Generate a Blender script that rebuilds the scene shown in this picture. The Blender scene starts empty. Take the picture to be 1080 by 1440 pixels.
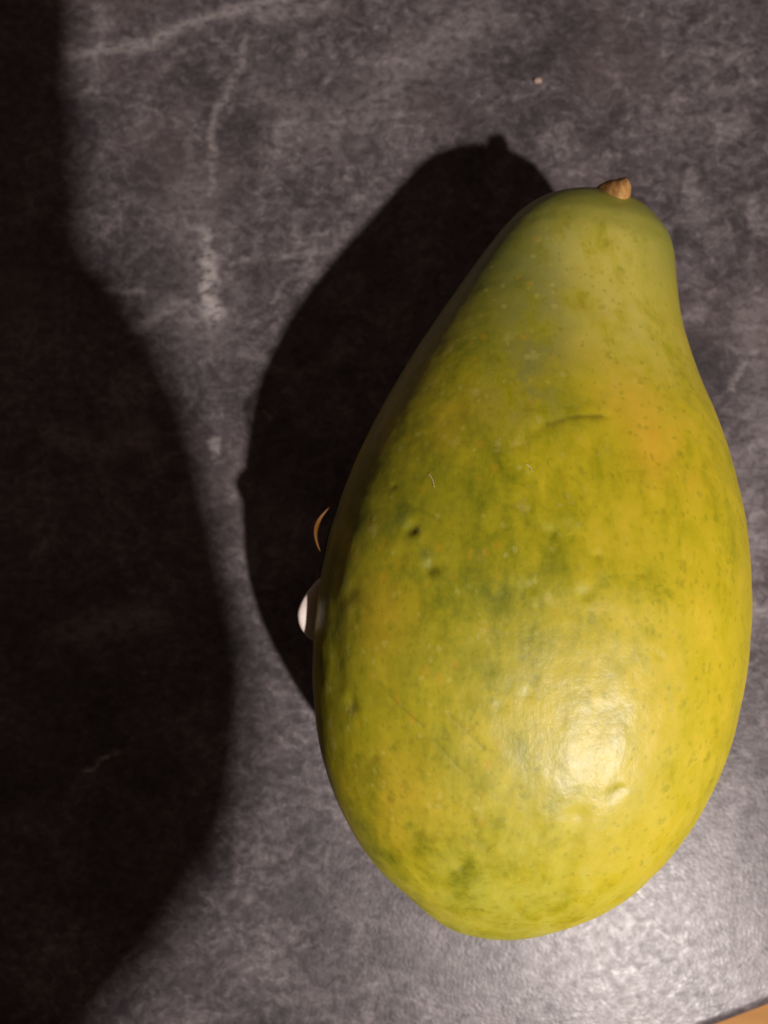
import bpy, bmesh, math, random
import numpy as np
from mathutils import Vector, Matrix

R_ = math.radians
scene = bpy.context.scene
COL = scene.collection

# ------------------------------------------------------------------ camera
CAM_H = 0.32
cam_d = bpy.data.cameras.new('camera')
cam = bpy.data.objects.new('camera', cam_d); COL.objects.link(cam)
cam.location = (0, 0, CAM_H)
cam.rotation_euler = (R_(5), 0, 0)
cam_d.sensor_fit = 'VERTICAL'
cam_d.sensor_height = 34.6
cam_d.sensor_width = 34.6 * 0.75
cam_d.lens = 34.6 * 1081 / 1440
cam_d.clip_start = 0.004; cam_d.clip_end = 50
cam_d.dof.use_dof = True
cam_d.dof.focus_distance = 0.215
cam_d.dof.aperture_fstop = 9.5
scene.camera = cam

# ------------------------------------------------------------------ world + lamp
w = bpy.data.worlds.new('World'); scene.world = w; w.use_nodes = True
bg = w.node_tree.nodes['Background']
bg.inputs[0].default_value = (1.0, 0.64, 0.52, 1)
bg.inputs[1].default_value = 0.060

LAMP = Vector((0.558, -0.874, 1.318))
ld = bpy.data.lights.new('room_lamp', 'POINT')
ld.energy = 132; ld.color = (1.0, 0.885, 0.835); ld.shadow_soft_size = 0.026
lo = bpy.data.objects.new('room_lamp', ld); COL.objects.link(lo); lo.location = LAMP

vs = scene.view_settings
vs.view_transform = 'Standard'; vs.look = 'None'; vs.gamma = 1; vs.exposure = 0
vs.use_curve_mapping = False

# ------------------------------------------------------------------ helpers
def tag(o, label=None, cat=None, group=None, kind=None):
    if label: o['label'] = label
    if cat: o['category'] = cat
    if group: o['group'] = group
    if kind: o['kind'] = kind
    return o

def link(name, mesh, mat=None, parent=None, smooth=True):
    o = bpy.data.objects.new(name, mesh); COL.objects.link(o)
    if mat: mesh.materials.append(mat)
    if parent: o.parent = parent
    if smooth:
        mesh.polygons.foreach_set('use_smooth', [True] * len(mesh.polygons))
    return o

def from_bm(name, bm, mat=None, parent=None, smooth=True):
    me = bpy.data.meshes.new(name); bm.to_mesh(me); bm.free()
    return link(name, me, mat, parent, smooth)

def grid_mesh(name, P, closed_v=True):
    """P: (nu, nv, 3) array -> quad mesh."""
    nu, nv = P.shape[:2]
    i = np.arange(nu - 1)[:, None]; j = np.arange(nv if closed_v else nv - 1)[None, :]
    jn = (j + 1) % nv
    q = np.stack([i * nv + j, i * nv + jn, (i + 1) * nv + jn, (i + 1) * nv + j], -1).reshape(-1, 4)
    me = bpy.data.meshes.new(name)
    me.vertices.add(nu * nv); me.vertices.foreach_set('co', P.reshape(-1).astype(np.float32))
    me.loops.add(q.size); me.loops.foreach_set('vertex_index', q.reshape(-1).astype(np.int32))
    me.polygons.add(len(q)); me.polygons.foreach_set('loop_start', np.arange(0, q.size, 4, dtype=np.int32))
    me.update(calc_edges=True); me.validate()
    return me

class NT:
    def __init__(s, name):
        s.m = bpy.data.materials.new(name); s.m.use_nodes = True
        s.t = s.m.node_tree; s.n = s.t.nodes; s.b = s.n['Principled BSDF']
    def add(s, typ, **kw):
        n = s.n.new(typ)
        for k, v in kw.items():
            if k == 'ins':
                for a, b in v.items():
                    if hasattr(b, 'is_output'): s.t.links.new(b, n.inputs[a])
                    else: n.inputs[a].default_value = b
            else: setattr(n, k, v)
        return n
    def math(s, op, a, b=0.0, clamp=False):
        n = s.add('ShaderNodeMath', operation=op, use_clamp=clamp, ins={0: a, 1: b}); return n.outputs[0]
    def vmath(s, op, a, b=(0, 0, 0), out=0):
        n = s.add('ShaderNodeVectorMath', operation=op, ins={0: a, 1: b}); return n.outputs[out]
    def noise(s, vec, scale, detail=4, rough=.55, dist=0.0, col=False):
        n = s.add('ShaderNodeTexNoise', ins={'Vector': vec, 'Scale': scale, 'Detail': detail, 'Roughness': rough, 'Distortion': dist})
        return n.outputs[1 if col else 0]
    def ramp(s, fac, *st):
        n = s.add('ShaderNodeValToRGB', ins={0: fac}); e = n.color_ramp.elements
        while len(e) > 1: e.remove(e[-1])
        e[0].position = st[0][0]; e[0].color = cc(st[0][1])
        for p, c in st[1:]:
            x = e.new(p); x.color = cc(c)
        return n.outputs[0]
    def mix(s, fac, a, b, mode='MIX'):
        n = s.add('ShaderNodeMix', data_type='RGBA', blend_type=mode)
        for k, v in ((0, fac), (6, a), (7, b)):
            if hasattr(v, 'is_output'): s.t.links.new(v, n.inputs[k])
            else: n.inputs[k].default_value = cc(v) if k else v
        return n.outputs[2]
    def smooth(s, v, lo, hi):
        n = s.add('ShaderNodeMapRange', interpolation_type='SMOOTHSTEP', ins={0: v, 1: lo, 2: hi, 3: 0.0, 4: 1.0})
        return n.outputs[0]
    def set(s, name, v):
        if hasattr(v, 'is_output'): s.t.links.new(v, s.b.inputs[name])
        else: s.b.inputs[name].default_value = v
    def bump(s, h, strength=.3, dist=.001, normal=None):
        n = s.add('ShaderNodeBump', ins={'Height': h, 'Strength': strength, 'Distance': dist})
        if normal is not None: s.t.links.new(normal, n.inputs['Normal'])
        return n.outputs[0]
    def attr(s, name):
        return s.add('ShaderNodeAttribute', attribute_name=name).outputs['Fac']

def cc(c):
    if isinstance(c, (int, float)): return (c, c, c, 1)
    return (*c, 1) if len(c) == 3 else c

def sm(x, a, b):
    t = np.clip((x - a) / (b - a), 0, 1); return t * t * (3 - 2 * t)

def vnoise(P, freq, seed=0):
    """value noise in [-1,1] on an array of points."""
    Q = P * freq + seed * 17.13
    I = np.floor(Q).astype(np.int64); f = Q - I; f = f * f * (3 - 2 * f)
    def h(a, b, c):
        n = (a * 374761393 + b * 668265263 + c * 2147483647 + seed * 1274126177) & 0xffffffff
        n = ((n ^ (n >> 13)) * 1274126177) & 0xffffffff
        n = n ^ (n >> 16)
        return (n & 0xffff) / 32767.5 - 1
    r = 0
    for dx in (0, 1):
        for dy in (0, 1):
            for dz in (0, 1):
                wgt = (f[..., 0] if dx else 1 - f[..., 0]) * (f[..., 1] if dy else 1 - f[..., 1]) * (f[..., 2] if dz else 1 - f[..., 2])
                r = r + wgt * h(I[..., 0] + dx, I[..., 1] + dy, I[..., 2] + dz)
    return r

# ------------------------------------------------------------------ materials
def slate_material():
    t = NT('slate_laminate')
    co = t.add('ShaderNodeTexCoord').outputs['Object']
    # ---- worn veins: polylines in metres on the table top  (points mm, half width mm, strength)
    veins = [
        ([(-139.5, 230), (-122.3, 233.3), (-103.6, 236), (-92.8, 242.6), (-72.4, 248.7), (-59.9, 252), (-37.9, 259.4)], 3.6, .42),
        ([(-128.4, 227.7), (-127.5, 220), (-130.4, 212.8)], 2.2, .22),
        ([(-60.6, 239.3), (-62.7, 227.7), (-67.1, 216.1), (-73.2, 206.2), (-74.4, 189.9), (-75.6, 167.3)], 2.2, .32),
        ([(-78.9, 150.7), (-75, 137)], 3.2, .5), ([(-75, 137), (-76.2, 121.3), (-72.6, 112.5)], 5.0, .75),
        ([(-82.8, 118.1), (-94.3, 113.5), (-106.2, 106.6)], 3.0, .25),
        ([(-65.7, 134.8), (-49, 138), (-30.6, 139.6)], 1.6, .28),
        ([(-118.9, 124.4), (-103.6, 122.8)], 1.6, .28),
        ([(-53.5, 247.7), (-25.2, 253.4)], 4.5, .3),
        ([(-10, 205), (18.8, 232.6), (40, 246)], 14.0, .22), ([(-80, 165), (-76, 108)], 15.0, .16), ([(156, 112), (160, 60), (152, 15)], 9.0, .2), ([(-50, 215), (-20, 190)], 12.0, .12),
        ([(161.1, 97.9), (153, 92.3), (147.6, 78.8)], 1.9, .35),
        ([(135.3, 113.5), (126.1, 109.7)], 3.0, .22),
        ([(143.5, 212.8), (170.3, 218.7)], 2.0, .16),
        ([(-121.3, -76.9), (-109.3, -70.7)], 1.2, .7),
        ([(-51.1, 71.8), (-46.5, 66.6)], 1.2, .4),
        ([(-72.2, 58.1), (-70.3, 52)], 1.6, .6),
        ([(-86.3, 167.3), (-82.9, 180.2), (-87.6, 193.2)], 1.5, .14),
        ([(145.9, 193.2), (158.6, 199.7)], 4.0, .2),
        ([(152.8, 23.5), (158.9, 26.5)], 2.2, .4),
        ([(-30.6, 132.3), (-42.7, 127.6), (-48.7, 116.6)], 1.5, .2),
        ([(137.6, 52), (149.3, 46), (159.9, 49)], 3.0, .2),
        ([(135.5, -82), (145.5, -84.8)], 1.8, .35),
        ([(150, -5), (156, -14)], 1.8, .35), ([(120, 150), (160, 165)], 2.5, .14),
        ([(-140, 60), (-120, 55), (-100, 62)], 6, .35), ([(-130, -20), (-95, -15)], 7, .3), ([(-60, 95), (-35, 88), (-15, 96)], 2.5, .2),
    ]
    wob = t.vmath('SUBTRACT', t.noise(co, 90, 4, .62, col=True), (.5, .5, .5))
    pw = t.vmath('ADD', co, t.vmath('MULTIPLY', wob, (.011, .011, 0)))
    tot = None
    for pts, wd, st in veins:
        for a, b in zip(pts[:-1], pts[1:]):
            A = Vector((a[0] * 1e-3, a[1] * 1e-3, 0)); D = Vector((b[0] * 1e-3, b[1] * 1e-3, 0)) - A
            ap = t.vmath('SUBTRACT', pw, tuple(A))
            h = t.math('MULTIPLY', t.vmath('DOT_PRODUCT', ap, tuple(D), out=1), 1 / D.length_squared, clamp=True)
            sc = t.add('ShaderNodeVectorMath', operation='SCALE', ins={0: tuple(D)}); t.t.links.new(h, sc.inputs['Scale'])
            d = t.vmath('LENGTH', t.vmath('SUBTRACT', ap, sc.outputs[0]), out=1)
            mk = t.add('ShaderNodeMapRange', interpolation_type='SMOOTHSTEP', ins={0: d, 1: wd * 1.6e-3, 2: 0.0, 3: 0.0, 4: st}).outputs[0]
            tot = mk if tot is None else t.math('MAXIMUM', tot, mk)
    brk = t.smooth(t.noise(t.vmath('MULTIPLY', co, (1, 1.5, 1)), 210, 4, .7), .30, .60)
    vein = t.math('MULTIPLY', tot, brk)
    # ---- mottled slate
    big = t.noise(co, 11, 4, .6, .6)
    med = t.noise(pw, 42, 6, .7, .6)
    fine = t.noise(t.vmath('MULTIPLY', pw, (1, 1.25, 1)), 230, 4, .64, .3)
    grain = t.noise(co, 640, 3, .6)
    rid = t.add('ShaderNodeTexNoise', noise_type='RIDGED_MULTIFRACTAL', ins={'Vector': pw, 'Scale': 24.0, 'Detail': 4.0, 'Roughness': .62, 'Distortion': .5}).outputs[0]
    v = t.math('ADD', t.math('MULTIPLY', big, .62), t.math('MULTIPLY', med, .85))
    v = t.math('ADD', v, t.math('MULTIPLY', fine, .75))
    v = t.math('ADD', v, t.math('MULTIPLY', grain, .25))
    v = t.math('ADD', v, t.math('MULTIPLY', t.smooth(rid, .6, 1.6), .10))
    col = t.ramp(t.math('SUBTRACT', v, .78),
                 (.10, (.024, .020, .023)), (.37, (.064, .054, .059)), (.53, (.118, .102, .109)), (.70, (.225, .200, .208)), (.95, (.38, .345, .355)))
    warm = t.smooth(t.noise(co, 14, 3, .5), .5, .72)
    col = t.mix(t.math('MULTIPLY', warm, .3), col, (.155, .122, .115))
    col = t.mix(vein, col, (.50, .46, .445))
    t.set('Base Color', col)
    t.set('Roughness', t.add('ShaderNodeMapRange', ins={0: fine, 1: .3, 2: .7, 3: .33, 4: .45}).outputs[0])
    t.set('Specular IOR Level', t.add('ShaderNodeMapRange', ins={0: t.noise(co, 240, 5, .66), 1: .34, 2: .68, 3: .30, 4: .60}).outputs[0])
    hgt = t.math('ADD', t.noise(co, 700, 2, .5), t.math('MULTIPLY', t.noise(co, 60, 3, .5), .5))
    t.set('Normal', t.bump(hgt, .20, .0005))
    return t.m

def papaya_material():
    t = NT('papaya_skin')
    co = t.add('ShaderNodeTexCoord').outputs['Object']
    st = t.vmath('MULTIPLY', co, (1, .55, 1))
    n1 = t.noise(st, 34, 5, .6, .4)
    n2 = t.noise(st, 120, 6, .65, .3)
    n3 = t.noise(co, 520, 4, .6)
    yel = t.attr('yellow'); grn = t.attr('green'); org = t.attr('orange'); gry = t.attr('grey'); pal = t.attr('pale'); brn = t.attr('scar')
    f = t.math('ADD', t.math('MULTIPLY', n1, .78), t.math('MULTIPLY', n2, .80))
    f = t.math('ADD', f, t.math('MULTIPLY', t.math('SUBTRACT', t.noise(st, 260, 4, .6), .5), .30))
    f = t.math('ADD', f, t.math('MULTIPLY', t.math('SUBTRACT', n3, .5), .22))
    f = t.math('ADD', f, t.math('MULTIPLY', yel, .40))
    col = t.ramp(t.math('SUBTRACT', f, .43), (.14, (.165, .185, .002)), (.40, (.375, .345, .003)), (.62, (.54, .455, .009)), (.88, (.66, .51, .025)))
    col = t.mix(t.math('MULTIPLY', org, t.smooth(n1, .30, .66)), col, (.80, .43, .04))
    col = t.mix(t.math('MULTIPLY', pal, t.smooth(n2, .28, .75)), col, (.46, .48, .075))
    col = t.mix(t.math('MULTIPLY', grn, t.add('ShaderNodeMapRange', ins={0: n2, 1: .3, 2: .7, 3: .7, 4: 1.0}).outputs[0]), col, (.14, .175, .032))
    col = t.mix(t.math('MULTIPLY', gry, t.smooth(n2, .34, .62)), col, (.215, .225, .06))
    col = t.mix(t.math('MULTIPLY', t.attr('neck_light'), t.smooth(n2, .22, .6)), col, (.64, .58, .13))  # pale neck tint, with lamp light painted into the colour
    # small orange and dark green flecks of the ripening skin
    for sc, seed, keep, colr, amt, mask in ((260, 3.1, .78, (.56, .33, .010), .45, 'fleck'), (230, 7.7, .72, (.22, .23, .004), .35, None), (520, 4.4, .55, (.21, .22, .004), .28, None), (400, 9.2, .76, (.62, .58, .14), .28, 'fleck'), (170, 1.3, .8, (.60, .52, .12), .35, 'fleck')):
        vo = t.add('ShaderNodeTexVoronoi', ins={'Vector': t.vmath('ADD', t.vmath('MULTIPLY', co, (1, .8, 1)), (seed, seed, seed)), 'Scale': sc, 'Randomness': 1.0})
        d = t.math('ADD', vo.outputs['Distance'], t.math('MULTIPLY', t.math('SUBTRACT', n3, .5), 1.3))
        cs = t.add('ShaderNodeSeparateColor', ins={0: vo.outputs['Color']}).outputs[0]
        k = t.math('MULTIPLY', t.smooth(d, .42, .08), t.smooth(cs, keep, keep + .08))
        if mask: k = t.math('MULTIPLY', k, t.attr(mask))
        col = t.mix(t.math('MULTIPLY', k, amt), col, colr)
    col = t.mix(t.math('MULTIPLY', brn, .8), col, (.10, .085, .01))
    t.set('Base Color', col)
    t.set('Roughness', t.add('ShaderNodeMapRange', ins={0: n2, 1: .3, 2: .7, 3: .44, 4: .58}).outputs[0])
    t.set('Specular IOR Level', .42)
    h = t.math('ADD', t.math('MULTIPLY', n3, .35), t.math('MULTIPLY', t.noise(st, 170, 4, .55), 1.0))
    t.set('Subsurface Weight', .35); t.set('Subsurface Radius', (1.0, .62, .06)); t.set('Subsurface Scale', .006)
    t.set('Coat Weight', .44); t.set('Coat Roughness', .37); t.set('Coat IOR', 1.45)
    t.set('Normal', t.bump(h, .14, .0010)); t.set('Coat Normal', t.bump(h, .38, .0010))
    return t.m

def simple(name, c, rough=.6, var=.15, scale=60, bump=.0, bd=.001, spec=.4):
    t = NT(name); co = t.add('ShaderNodeTexCoord').outputs['Object']
    n = t.noise(co, scale, 5, .6)
    t.set('Base Color', t.mix(n, tuple(x * (1 - var) for x in c), tuple(min(1, x * (1 + var)) for x in c)))
    t.set('Roughness', rough); t.set('Specular IOR Level', spec)
    if bump: t.set('Normal', t.bump(n, bump, bd))
    return t.m

def floor_material():
    t = NT('orange_wood'); co = t.add('ShaderNodeTexCoord').outputs['Object']
    n = t.noise(t.vmath('MULTIPLY', co, (1, 9, 1)), 6, 6, .6, .4)
    t.set('Base Color', t.ramp(n, (.3, (.50, .22, .05)), (.7, (.68, .34, .085))))
    t.set('Roughness', .5); t.set('Normal', t.bump(n, .15, .002))
    return t.m

def stem_material():
    t = NT('dry_stem'); co = t.add('ShaderNodeTexCoord').outputs['Object']
    n = t.noise(t.vmath('MULTIPLY', co, (1, .4, 1)), 420, 6, .7, .5)
    t.set('Base Color', t.ramp(n, (.25, (.14, .055, .010)), (.5, (.40, .20, .05)), (.72, (.62, .40, .15))))
    t.set('Roughness', .8); t.set('Normal', t.bump(n, .7, .001))
    return t.m

M_slate = slate_material(); M_papaya = papaya_material(); M_stem = stem_material()
M_floor = floor_material()

# ------------------------------------------------------------------ floor
bm = bmesh.new()
bmesh.ops.create_grid(bm, x_segments=1, y_segments=1, size=2.5, matrix=Matrix.Translation((0, 0, -.742)))
fl = from_bm('floor', bm, M_floor, smooth=False); tag(fl, 'orange brown wooden floor below the table edge', kind='structure')

# ------------------------------------------------------------------ table (rounded slab; its near edge crosses the lower right corner)
EDGE_P = Vector((.1365, -.1695, 0)); EDGE_A = R_(19.6)
ex = Vector((math.cos(EDGE_A), math.sin(EDGE_A), 0)); ey = Vector((-ex.y, ex.x, 0))
table = bpy.data.objects.new('table', None); COL.objects.link(table)
table.location = (0, 0, -.742)
tag(table, 'dark grey slate patterned table top under the papaya', 'table')
def slab(x0, x1, y0, y1, z0, z1, r, seg=6):
    bm = bmesh.new(); bmesh.ops.create_cube(bm, size=1)
    for v in bm.verts:
        v.co = Vector((x0 + (x1 - x0) * (v.co.x + .5), y0 + (y1 - y0) * (v.co.y + .5), z0 + (z1 - z0) * (v.co.z + .5)))
    vert = [e for e in bm.edges if abs(e.verts[0].co.z - e.verts[1].co.z) > .01]
    if r > .003: bmesh.ops.bevel(bm, geom=vert, offset=.03, segments=8, affect='EDGES', profile=.5)
    hor = [e for e in bm.edges if abs(e.verts[0].co.z - e.verts[1].co.z) < 1e-6 and len(e.link_faces) == 2 and abs(e.link_faces[0].normal.z - e.link_faces[1].normal.z) > .5]
    bmesh.ops.bevel(bm, geom=hor, offset=r, segments=seg, affect='EDGES', profile=.5)
    for v in bm.verts:
        c = v.co.copy(); p = EDGE_P + ex * c.x + ey * c.y; v.co = Vector((p.x, p.y, c.z))
    return bm
r_e = .006
top = from_bm('table_top', slab(-.75, .75, -r_e, .85, -.038, 0, r_e), M_slate, table)
top.location = (0, 0, .742)
top.data.update()
M_leg = simple('dark_table_metal', (.03, .028, .028), .45)
for lx in (-.66, .66):
    for ly in (.10, .74):
        l = from_bm('leg', slab(lx - .025, lx + .025, ly - .025, ly + .025, -.7415, -.0385, .002, 2), M_leg, table); l.location = (0, 0, .742)

# ------------------------------------------------------------------ papaya
PX = [-2, 0, 5, 14, 26, 41, 60, 83, 108, 137, 169, 204, 241, 282, 325, 371, 420, 471, 524, 579, 636, 694, 754, 816, 879, 943, 1008, 1074, 1140, 1206, 1273, 1340, 1406, 1473, 1538, 1603, 1667, 1730, 1792, 1852, 1911, 1968, 2023, 2076, 2127, 2175, 2221, 2264, 2305, 2343, 2378, 2407, 2434, 2457, 2477, 2494, 2507, 2517, 2524, 2527, 2527]
PR = [0, 34, 69, 103, 137, 171, 205, 239, 276, 316, 357, 397, 434, 469, 500, 530, 558, 583, 606, 625, 642, 656, 668, 676, 683, 687, 689, 688, 685, 680, 671, 660, 647, 631, 612, 591, 568, 543, 516, 488, 461, 435, 412, 390, 371, 354, 338, 322, 307, 290, 270, 248, 223, 196, 166, 134, 103, 73, 45, 23, 0]
PC = [-95, -93, -91, -88, -86, -84, -82, -80, -78, -78, -80, -82, -83, -84, -85, -85, -86, -86, -86, -85, -84, -83, -82, -82, -83, -83, -84, -85, -85, -86, -85, -85, -84, -84, -84, -84, -85, -87, -89, -91, -92, -91, -89, -84, -78, -71, -64, -57, -50, -45, -41, -40, -38, -36, -34, -32, -29, -27, -24, -22, -19]
PZ = [569, 569, 569, 570, 570, 570, 570, 571, 571, 571, 572, 572, 573, 573, 574, 575, 575, 576, 577, 578, 579, 579, 580, 581, 582, 583, 584, 585, 586, 587, 588, 589, 590, 591, 591, 592, 593, 594, 595, 596, 597, 598, 598, 599, 600, 601, 601, 602, 603, 603, 604, 604, 604, 605, 605, 605, 606, 606, 606, 606, 606]
PK = [8466, 8466, 8466, 8466, 8466, 8466, 8466, 8466, 8466, 8466, 8466, 8466, 8466, 8466, 8466, 8466, 8466, 8466, 8466, 8466, 8466, 8466, 8466, 8466, 8466, 8466, 8466, 8466, 8466, 8377, 8279, 8182, 8084, 7987, 7891, 7796, 7703, 7611, 7520, 7432, 7346, 7263, 7182, 7105, 7031, 6973, 6973, 6973, 6973, 6973, 6973, 6973, 6973, 6973, 6973, 6973, 6973, 6973, 6973, 6973, 6973]
BW = np.array((0.03961, -0.11549)); AX = np.array((0.14906, 0.98883)); SD = np.array((0.98883, -0.14906))

def catmull(arr, s):
    a = np.array(arr, float) * 1e-4; n = len(a) - 1
    i = np.clip(np.floor(s).astype(int), 0, n - 1); f = s - i
    p0 = a[np.maximum(i - 1, 0)]; p1 = a[i]; p2 = a[i + 1]; p3 = a[np.minimum(i + 2, n)]
    return .5 * (2 * p1 + (p2 - p0) * f + (2 * p0 - 5 * p1 + 4 * p2 - p3) * f ** 2 + (3 * p1 - p0 - 3 * p2 + p3) * f ** 3)

def papaya_arrays(nu=620, nv=460):
    s = np.linspace(0, 60, nu + 1); th = np.linspace(0, 2 * np.pi, nv, endpoint=False)
    x, r, c, z, kz = (catmull(a, s) for a in (PX, PR, PC, PZ, PK))
    r = np.maximum(r, 1e-5) * 1.004
    sup = (np.abs(np.cos(th)) ** 2.45 + np.abs(np.sin(th)) ** 2.45) ** (-1 / 2.45)   # slightly squared cross-section
    body = sm(s, 4, 18) * (1 - .6 * sm(s, 40, 52))
    lob = sup + (.006 * body)[:, None] * np.cos(5 * th + .6) + (.003 * body)[:, None] * np.cos(2 * th + .9)
    pv = c[:, None] + r[:, None] * np.cos(th) * lob; pz = z[:, None] + (kz * r)[:, None] * np.sin(th) * lob
    P = np.stack([BW[0] + x[:, None] * AX[0] + pv * SD[0], BW[1] + x[:, None] * AX[1] + pv * SD[1], pz], -1)
    du = np.gradient(P, axis=0); dv = np.roll(P, -1, 1) - np.roll(P, 1, 1)
    n = np.cross(dv, du); n /= np.linalg.norm(n, axis=-1, keepdims=True) + 1e-15
    cen = np.stack([BW[0] + x * AX[0] + c * SD[0], BW[1] + x * AX[1] + c * SD[1], z], -1)[:, None, :]
    n *= np.sign(((P - cen) * n).sum(-1))[..., None]
    n[0] = (-AX[0], -AX[1], 0); n[-1] = (AX[0], AX[1], 0)
    return P, n, s, th, pv

def snap(P, p):
    Q = P.reshape(-1, 3); return Q[np.argmin(((Q - p) ** 2).sum(-1))]
def seg_dist(P, pts):
    d = np.full(P.shape[:-1], 1e9); path = []
    for a, b in zip(pts[:-1], pts[1:]):
        for k in range(4):
            path.append(snap(P, (np.array(a) + (np.array(b) - np.array(a)) * k / 4) * 1e-3))
    path.append(snap(P, np.array(pts[-1]) * 1e-3))
    for _ in range(2): path = [path[0]] + [(path[k - 1] + 2 * path[k] + path[k + 1]) / 4 for k in range(1, len(path) - 1)] + [path[-1]]
    for a, b in zip(path[:-1], path[1:]):
        D = b - a
        if D @ D < 1e-12: continue
        h = np.clip(((P - a) @ D) / (D @ D), 0, 1)
        d = np.minimum(d, np.linalg.norm(P - a - h[..., None] * D, axis=-1))
    return d
def dist(P, p): return np.linalg.norm(P - snap(P, np.array(p) * 1e-3), axis=-1)

P, N, S_, TH, PV = papaya_arrays()
ROT = np.array(Matrix.Rotation(.7, 3, Vector((.3, .5, .8)).normalized()))
W = P @ ROT.T; W = W + .004 * np.stack([vnoise(W, 60, 11), vnoise(W, 60, 12), vnoise(W, 60, 13)], -1)
disp = .00032 * vnoise(W, 38, 1) + .00010 * vnoise(W, 95, 2) + .00007 * vnoise(W, 270, 3)
scar = np.zeros(P.shape[:-1]); green_pit = np.zeros_like(scar); pale_pit = np.zeros_like(scar)
# (centre mm, radius mm, depth mm, scar tint)
for p, r, dp, sc in (((7.9, 14, 107), 1.9, 1.15, .6), ((13, 3.1, 111.5), 1.9, 1.1, .6), ((-9.1, -3.6, 97.8), 2.8, .45, .2),
                     ((-8.6, -35, 98.8), 2.4, .7, .1), ((38.5, -2.1, 116.3), 1.3, .35, .1), ((53.1, -3.6, 116.5), 1.6, .35, .12),
                     ((45.1, 12.4, 114.2), 1.5, .35, .1), ((57, 5.9, 115), 1.1, .4, .35), ((60.5, -56.1, 110.3), 2.2, .28, .15),
                     ((62.5, -54.7, 110.5), 1.2, .35, .1), ((45.8, -59, 110.2), 1.5, .10, .05),
                     ((30.8, -33.5, 114.6), 1.5, .20, .15), ((37.3, -30.1, 115.4), 1.5, .20, .2), ((-2.8, -48.9, 101), 1.4, .4, .3), ((1.3, -60, 100.2), 1.2, .35, .3),
                     ((9.1, -69.9, 99.9), 1.3, .3, .3), ((21.6, -79.9, 98.8), 1.4, .35, .2), ((3.1, 26.2, 100.1), 1.0, .3, .5), ((68.5, 0.8, 114.5), 1.0, .2, .2), ((72.8, -20.5, 114), 1.0, .2, .15)):
    d = dist(P, p)
    disp -= dp * 1e-3 * np.exp(-(d / (r * 1e-3)) ** 2)
    disp += .05 * dp * 1e-3 * np.exp(-((d - 1.9 * r * 1e-3) / (.8 * r * 1e-3)) ** 2)
    scar = np.maximum(scar, sc * np.exp(-(d / (.75 * r * 1e-3)) ** 2))
for p in ((4.7, 16.5, 104.5), (11.1, 6.1, 110.2), (-10.9, -1.3, 95.3)):
    green_pit = np.maximum(green_pit, .75 * np.exp(-(dist(P, p) / .0028) ** 2))
for p in ((36, -1, 116.2), (51.5, -2.7, 116.5), (44.5, 13.9, 113.9), (49.9, 15.1, 113.5), (30, -32.8, 114.6), (35.6, -29.2, 115.4), (57.9, -0.3, 115.9)):
    pale_pit = np.maximum(pale_pit, .7 * np.exp(-(dist(P, p) / .0017) ** 2))
# curved crease above the belly, straight scuffs, shallow furrow near the blossom end
d = seg_dist(P, [(37.4, 37.1, 107.5), (41.7, 41.7, 106.3), (49.9, 44.4, 105.4), (56.2, 46.1, 104.5), (62.8, 45.7, 104.2)])
disp -= .00014 * np.exp(-(d / .0009) ** 2); disp += .00008 * np.exp(-((d - .003) / .002) ** 2)
d2 = seg_dist(P, [(45.9, 43.1, 105.9), (49.9, 44.4, 105.4), (56.2, 46.1, 104.5), (62.1, 45.8, 104.2)])
scar = np.maximum(scar, .85 * np.exp(-(d2 / .00070) ** 2) * (.65 + .35 * vnoise(P, 300, 21)))
for a, b, st in (((-1.7, -27.4, 104.9), (10.7, -39.1, 109.7), .65), ((16.9, -35.1, 112.1), (26.9, -44.6, 112.5), .6), ((12.9, -42.5, 109.9), (21.3, -50.8, 110.3), .25), ((6, 21.7, 103.6), (15.7, 16.2, 109.6), .25)):
    d = seg_dist(P, [a, b]); disp -= .00012 * np.exp(-(d / .0005) ** 2); scar = np.maximum(scar, st * np.exp(-(d / .00045) ** 2) * (.6 + .4 * vnoise(P, 350, 22)))
d = seg_dist(P, [(56.4, -34.9, 114.9), (53.7, -49.2, 112.6), (51, -60.9, 109.5)]); disp -= .00042 * np.exp(-(d / .0034) ** 2) * (.7 + .5 * vnoise(W, 120, 31))
d = seg_dist(P, [(51.3, -63.2, 108.8), (49.5, -76, 103.4), (49.6, -86.7, 97.2)]); disp -= .0006 * np.exp(-(d / .0032) ** 2)
# faint hand-pressed flats on the dark flank
d = seg_dist(P, [(-12.3, 12.3, 88.9), (-14, -6.1, 91.9), (-12.9, -30, 94.5)]); disp -= .0005 * np.exp(-(d / .005) ** 2)
fade = sm(S_, 0, 3) * (1 - sm(S_, 57.5, 60))
P2 = P + N * (disp * fade[:, None])[..., None]
P2[..., 2] -= P2[..., 2].min() - .0002

sN = S_[:, None] / 60
lowf = vnoise(W, 28, 5); mid = vnoise(W, 75, 6)
yellow = sm(PV + .006 * lowf, -.05, .045) * .85 + .12 * mid
yellow = yellow * (1 - .45 * sm(sN, .86, .97))
green = sm(sN + .035 * lowf + .02 * mid + .08 * (PV < 0) * np.clip(-PV / .03, 0, 1), .66, .84) * .95
green = np.maximum(green, .30 * sm(-PV, .022, .05) * sm(sN, .2, .35) * (.6 + .4 * mid))
green = np.maximum(green, .35 * (1 - sm(sN, .02, .17)))
green = np.maximum(green, green_pit)
yst = np.exp(-(seg_dist(P, [(66.4, 103.7, 83.9), (69.1, 77.3, 91.6), (69, 57.5, 99.2)]) / .014) ** 2)
yellow += .45 * yst; green *= 1 - .6 * yst
orange = np.exp(-(dist(P, (82.6, 34.9, 103.7)) / .0125) ** 2) + .55 * np.exp(-(dist(P, (75.9, 50.8, 100.4)) / .013) ** 2)
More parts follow.
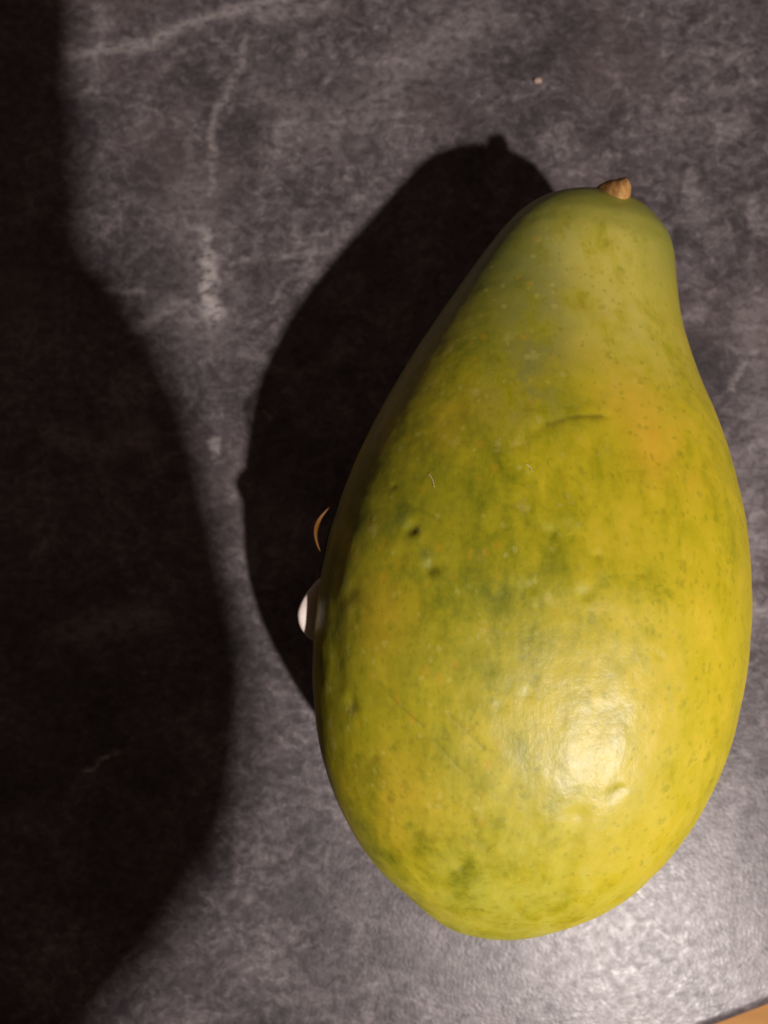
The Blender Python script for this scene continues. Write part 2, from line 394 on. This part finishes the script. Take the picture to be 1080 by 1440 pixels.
orange = orange + .5 * np.exp(-(dist(P, (4, -62, 101)) / .015) ** 2) + .35 * np.exp(-(dist(P, (0, -10, 104)) / .012) ** 2) + .3 * np.exp(-(dist(P, (20, 45, 103)) / .012) ** 2)
orange = .8 * np.clip(orange, 0, 1)
grey = np.exp(-(seg_dist(P, [(53.5, 106.5, 82.8), (49, 85.4, 89.6), (44.7, 68, 96.4), (40.4, 53, 102.2)]) / .0115) ** 2) * .8
pale = np.maximum(.75 * (1 - sm(sN, .16, .44)) * sm(PV, -.055, -.01), pale_pit)
neck_light = (.8 * np.exp(-(seg_dist(P, [(71, 104, 84), (70.6, 95.4, 85.7), (75.2, 75.3, 91.3)]) / .019) ** 2)) * (.8 + .2 * mid)  # paler neck skin, brightened further to stand in for light on its slope
fleck = np.clip(sm(-PV, -.01, .03) * sm(sN, .2, .35) * (1 - sm(sN, .72, .82)) + .25, 0, 1)

papaya = bpy.data.objects.new('papaya', None); COL.objects.link(papaya)
papaya.location = (.05, -.01, 0)
tag(papaya, 'large yellow green papaya lying on the dark slate table', 'papaya')
me = grid_mesh('skin', P2 - np.array((.05, -.01, 0)))
for nm, a in (('yellow', yellow), ('green', green), ('orange', orange), ('grey', grey), ('pale', pale), ('scar', scar), ('fleck', fleck), ('neck_light', neck_light)):
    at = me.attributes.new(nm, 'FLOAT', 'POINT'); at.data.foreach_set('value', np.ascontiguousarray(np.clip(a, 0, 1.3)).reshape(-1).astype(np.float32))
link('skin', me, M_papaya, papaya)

def skin_point(x, y):
    """topmost papaya surface near world x, y (metres)."""
    q = P2[..., 0], P2[..., 1]; dd = (q[0] - x) ** 2 + (q[1] - y) ** 2 + (P2[..., 2] < .06) * 1.0
    k = np.unravel_index(np.argmin(dd), dd.shape); return Vector(P2[k]), Vector(N[k])

# dried stalk: a ridged, slightly hooked stub
def tube(name, pts, rad, mat, parent, seg=20, ridges=0, amp=.0, origin=Vector((.05, -.01, 0)), sub=8, squash=1.0, nz=0.0):
    pts = [Vector(p) for p in pts]; n = len(pts) - 1
    rings = []
    K = n * sub
    def cr(a, t):
        i = min(int(t), n - 1); f = t - i
        p0, p1, p2, p3 = a[max(i - 1, 0)], a[i], a[i + 1], a[min(i + 2, n)]
        return .5 * (2 * p1 + (p2 - p0) * f + (2 * p0 - 5 * p1 + 4 * p2 - p3) * f * f + (3 * p1 - p0 - 3 * p2 + p3) * f ** 3)
    for k in range(K + 1):
        t = k / sub; c = cr(pts, t); r = cr(rad, t)
        tg = (cr(pts, min(t + .05, n)) - cr(pts, max(t - .05, 0))).normalized()
        a = tg.cross(Vector((0, 0, 1))).normalized(); b = a.cross(tg)
        ring = []
        for j in range(seg):
            th = 2 * math.pi * j / seg
            rr = r * (1 + amp * math.cos(ridges * th + 1.3 * t) + nz * math.sin(7.3 * j + 3.1 * k) * .5)
            ring.append(c + a * rr * math.cos(th) + b * rr * squash * math.sin(th) - origin)
        rings.append(ring)
    P_ = np.array(rings)
    me_ = grid_mesh(name, P_)
    bm_ = bmesh.new(); bm_.from_mesh(me_); bm_.verts.ensure_lookup_table()
    for base in (0, K * seg):
        bm_.faces.new([bm_.verts[base + j] for j in range(seg)])
    bmesh.ops.recalc_face_normals(bm_, faces=bm_.faces[:]); bm_.to_mesh(me_); bm_.free()
    return link(name, me_, mat, parent)
stem = tube('stem', [(.0715, .1270, .0640), (.0738, .1300, .0668), (.0757, .1303, .0705), (.0778, .1294, .0735), (.0798, .1287, .0750), (.0810, .1284, .0757), (.0815, .1283, .0760)],
            [.0056, .0036, .0035, .0037, .0037, .0026, .0005], M_stem, papaya, 26, 5, .07, nz=.05)

# paper sticker on the flank: flat along the skin, two blisters lifting away from it
M_paper = simple('sticker_paper', (.70, .62, .57), .6, .10, 300, .3)
M_amber = simple('sticker_backing', (.17, .07, .014), .45, .12, 200)
def blister(name, inner0, inner1, apex_out, apex_in, z0, z1, mat, parent, thick=.00018, n=40, k=8, pw=.75):
    """sheet between an inner and an outer bowed edge; ends meet the skin."""
    a0, a1 = np.array(inner0), np.array(inner1); mid_ = (a0 + a1) / 2
    vo, vi = np.array(apex_out) - mid_, np.array(apex_in) - mid_
    G = np.zeros((n + 1, k + 1, 3))
    for i in range(n + 1):
        t = i / n; b = math.sin(math.pi * t) ** pw; base = a0 + (a1 - a0) * t
        for j in range(k + 1):
            f = j / k; p = base + b * (vo * f + vi * (1 - f))
            zz = z0 + (z1 - z0) * (f * b) + .0009 * b * math.sin(math.pi * f) + .00035 * math.sin(9 * t + 4 * f) * b - .0012 * b * f ** 6
            G[i, j] = (p[0], p[1], zz)
    me_ = grid_mesh(name, G - np.array((.05, -.01, 0)), closed_v=False)
    o = link(name, me_, mat, parent)
    m_ = o.modifiers.new('thickness', 'SOLIDIFY'); m_.thickness = thick; m_.offset = 0
    return o
# hugging sheet
seg_s = (S_ > 24) & (S_ < 36)
ths = np.linspace(math.radians(172), math.radians(205), 14)
ii = np.where(seg_s)[0][::3]
G = np.zeros((len(ii), len(ths), 3))
for b, a in enumerate(ths):
    jf = a / (2 * np.pi) * P2.shape[1]; j = int(jf) % P2.shape[1]
    G[:, b] = P2[ii, j] + N[ii, j] * .0003
sticker = link('sticker', grid_mesh('sticker', G - np.array((.05, -.01, 0)), closed_v=False), M_amber, papaya)
sticker['label'] = 'paper fruit sticker lifting off the shaded flank of the papaya'
blister('peeling_flap', (-.0185, .0020), (-.0222, -.0200), (-.0272, -.0100), (-.0190, -.0080), .0690, .0752, M_paper, sticker)
blister('lifted_loop', (-.0152, .0240), (-.0195, .0082), (-.0221, .0168), (-.0206, .0166), .0786, .0789, M_amber, sticker, pw=.8)

# ------------------------------------------------------------------ small things
M_crumb = simple('pale_crumb', (.42, .30, .25), .8, .2, 900, .4)
def crumb(loc, r, label, cat='crumb', seed=1):
    rnd = random.Random(seed); bm = bmesh.new(); bmesh.ops.create_icosphere(bm, subdivisions=2, radius=r)
    for v in bm.verts: v.co *= 1 + rnd.uniform(-.35, .3); v.co.z *= .5; v.co.x *= 1.25
    mz = min(v.co.z for v in bm.verts)
    for v in bm.verts: v.co.z -= mz
    o = from_bm('crumb', bm, M_crumb); o.location = loc; tag(o, label, cat); return o
crumb((.0672, .2178, .0001), .0015, 'tiny pale crumb on the table above the papaya stem')

M_lint = simple('lint', (.75, .64, .38), .5, .05)
def lint(a, b, rad, label):
    pa, na = skin_point(*a); pb, nb = skin_point(*b)
    mid_ = (pa + pb) / 2 + na * .00015
    o = tube('lint_fibre', [pa + na * .0001, mid_ + Vector((.0003, .0001, 0)), pb + nb * .0002], [rad, rad, rad * .7], M_lint, None, 6, origin=(pa + pb) / 2, sub=5)
    o.location = (pa + pb) / 2; tag(o, label, 'fibre')
lint((.0125, .0298), (.0136, .0256), .00012, 'longest pale lint fibre on the upper left of the papaya')
lint((.0388, .0315), (.0403, .0298), .00013, 'short pale lint fibre below the curved crease of the papaya')

# ------------------------------------------------------------------ the photographer, out of frame, whose arm and phone shade the left of the table
M_skin = simple('skin_tone', (.50, .30, .22), .5, .06, 80)
M_knit = simple('dark_knit', (.035, .03, .035), .9, .3, 300)
M_jean = simple('dark_denim', (.03, .035, .05), .9, .3, 300)
M_hair = simple('brown_hair', (.05, .03, .02), .6, .3, 200)
M_black = simple('phone_shell', (.012, .012, .014), .3, .1); M_glass = simple('phone_glass', (.01, .01, .012), .08, .0)

def skin_mesh(name, nodes, edges, mat, parent, root, sub=2):
    names = list(nodes); me_ = bpy.data.meshes.new(name)
    org = Vector(parent.location) if parent else Vector()
    me_.from_pydata([Vector(nodes[k][0]) - org for k in names], [(names.index(a), names.index(b)) for a, b in edges], [])
    o = link(name, me_, mat, parent, smooth=False)
    m_ = o.modifiers.new('skin', 'SKIN'); m_.use_smooth_shade = True
    for k, v in zip(names, me_.skin_vertices[0].data):
        r = nodes[k][1]; v.radius = r if isinstance(r, tuple) else (r, r); v.use_root = (k == root)
    s_ = o.modifiers.new('sub', 'SUBSURF'); s_.levels = sub; s_.render_levels = sub
    return o
person = bpy.data.objects.new('person', None); COL.objects.link(person); person.location = (-.07, -.60, -.742)
tag(person, 'person in dark knit sweater holding a phone, seen only as the shadow on the left', 'person')
n_ = dict(pelvis=((-.07, -.60, .16), (.115, .10)), spine=((-.07, -.585, .33), (.13, .09)), chest=((-.06, -.55, .52), (.15, .10)), neckb=((-.05, -.52, .66), .055), neck=((-.045, -.50, .73), .048),
          head=((-.04, -.475, .82), (.075, .09)), crown=((-.04, -.475, .90), (.06, .07)),
          shr=((.107, -.493, .60), .055), elr=((.096, -.317, .425), .045), fr=((.063, -.212, .385), .039), wrr=((.033, -.142, .362), .027), par=((.029, -.104, .354), (.030, .018)), knr=((.019, -.066, .350), (.028, .012)),
          shl=((-.25, -.53, .60), .058), ell=((-.32, -.50, .32), .042), wrl=((-.29, -.36, .12), .027), pal=((-.28, -.32, .055), (.03, .015)), knl=((-.27, -.29, .022), (.03, .011)),
          hpr=((.03, -.60, .10), .085), knee_r=((.05, -.58, -.28), .06), anr=((.05, -.62, -.66), .042), tor=((.06, -.50, -.71), (.035, .025)),
          hpl=((-.17, -.60, .10), .085), knee_l=((-.19, -.58, -.28), .06), anl=((-.19, -.62, -.66), .042), tol=((-.20, -.50, -.71), (.035, .025)))
e_ = [('pelvis', 'spine'), ('spine', 'chest'), ('chest', 'neckb'), ('neckb', 'neck'), ('neck', 'head'), ('head', 'crown'), ('chest', 'shr'), ('shr', 'elr'), ('elr', 'fr'), ('fr', 'wrr'), ('wrr', 'par'), ('par', 'knr'),
      ('chest', 'shl'), ('shl', 'ell'), ('ell', 'wrl'), ('wrl', 'pal'), ('pal', 'knl'), ('pelvis', 'hpr'), ('hpr', 'knee_r'), ('knee_r', 'anr'), ('anr', 'tor'), ('pelvis', 'hpl'), ('hpl', 'knee_l'), ('knee_l', 'anl'), ('anl', 'tol')]
body_n, body_e = dict(n_), list(e_)
for k_, r_ in (('pelvis', (.09, .06)), ('spine', (.085, .055)), ('chest', (.09, .055)), ('shr', .042), ('shl', .042), ('hpr', .065), ('hpl', .065)):
    body_n[k_] = (n_[k_][0], r_)
# five fingers of each hand
def finger(key, root, pts, r):
    prev = root
    for q, p in enumerate(pts):
        k = f'{key}{q}'; body_n[k] = (p, r * (1 - .12 * q)); body_e.append((prev, k)); prev = k
for q, (dx, ln) in enumerate(((-.0, .9), (.009, 1.0), (.018, .95), (.026, .75))):
    yy = -.058 + .004 * q
    finger(f'rf{q}', 'knr', [(.028 - .004 * q, yy + .012 * (2 - q), .352), (.034 - .005 * q, yy + .016 * (2 - q) + .01, .345), (.028 - .007 * q, yy + .018 * (2 - q) + .016, .3385)], .0065)
finger('rt', 'par', [(-.006, -.082, .358), (-.014, -.060, .358), (-.018, -.042, .3525)], .0085)
for q in range(4):
    x0 = -.293 + .017 * q; finger(f'lf{q}', 'knl', [(x0, -.272, .020), (x0 + .002, -.245, .014), (x0 + .003, -.222 - .006 * abs(q - 1.5), .009)], .0075)
finger('lt', 'pal', [(-.245, -.305, .035), (-.228, -.283, .018), (-.222, -.265, .010)], .0085)
skin_mesh('body', body_n, body_e, M_skin, person, 'pelvis')
def cloth(name, keys, grow, mat):
    nn = {k: (n_[k][0], tuple(x + grow for x in n_[k][1]) if isinstance(n_[k][1], tuple) else n_[k][1] + grow) for k in keys}
    return skin_mesh(name, nn, [e for e in e_ if e[0] in keys and e[1] in keys], mat, person, 'pelvis')
cloth('sweater', ['pelvis', 'spine', 'chest', 'neckb', 'shr', 'elr', 'fr', 'wrr', 'shl', 'ell', 'wrl'], .009, M_knit)
cloth('trousers', ['pelvis', 'hpr', 'knee_r', 'anr', 'hpl', 'knee_l', 'anl'], .012, M_jean)
bm = bmesh.new(); bmesh.ops.create_uvsphere(bm, u_segments=32, v_segments=20, radius=1)
for v in list(bm.verts):
    if v.co.z < -.35 or (v.co.y > .55 and v.co.z < .35): bm.verts.remove(v)
for v in bm.verts: v.co = Vector((v.co.x * .088, v.co.y * .102 - .008, v.co.z * .11)) + Vector((-.04, -.475, .845)) - person.location
from_bm('hair', bm, M_hair, person)
# face
M_eye = simple('eye', (.7, .7, .68), .2, .02)
for sx in (-1, 1):
    bm = bmesh.new(); bmesh.ops.create_uvsphere(bm, u_segments=16, v_segments=10, radius=.012, matrix=Matrix.Translation(Vector((-.04 + sx * .03, -.395, .825)) - person.location)); from_bm('eye', bm, M_eye, person)

phone = bpy.data.objects.new('smartphone', None); COL.objects.link(phone); phone.location = (.001, -.045, .330)
tag(phone, 'black smartphone held over the table, seen only as a shadow', 'phone')
def rbox(name, sx, sy, sz, loc, mat, parent, r=.009):
    bm = bmesh.new(); bmesh.ops.create_cube(bm, size=1)
    for v in bm.verts: v.co = Vector((v.co.x * sx, v.co.y * sy, v.co.z * sz))
    bmesh.ops.bevel(bm, geom=[e for e in bm.edges if abs(e.verts[0].co.z - e.verts[1].co.z) > 1e-5], offset=r, segments=6, affect='EDGES')
    o = from_bm(name, bm, mat, parent, smooth=False); o.location = loc; return o
rbox('shell', .074, .158, .008, (0, 0, .004), M_black, phone)
rbox('screen', .069, .152, .0004, (0, 0, .0083), M_glass, phone, .007)

scene.cycles.use_denoising = True
scene.cycles.max_bounces = 4; scene.cycles.diffuse_bounces = 2; scene.cycles.glossy_bounces = 2; scene.cycles.transmission_bounces = 0
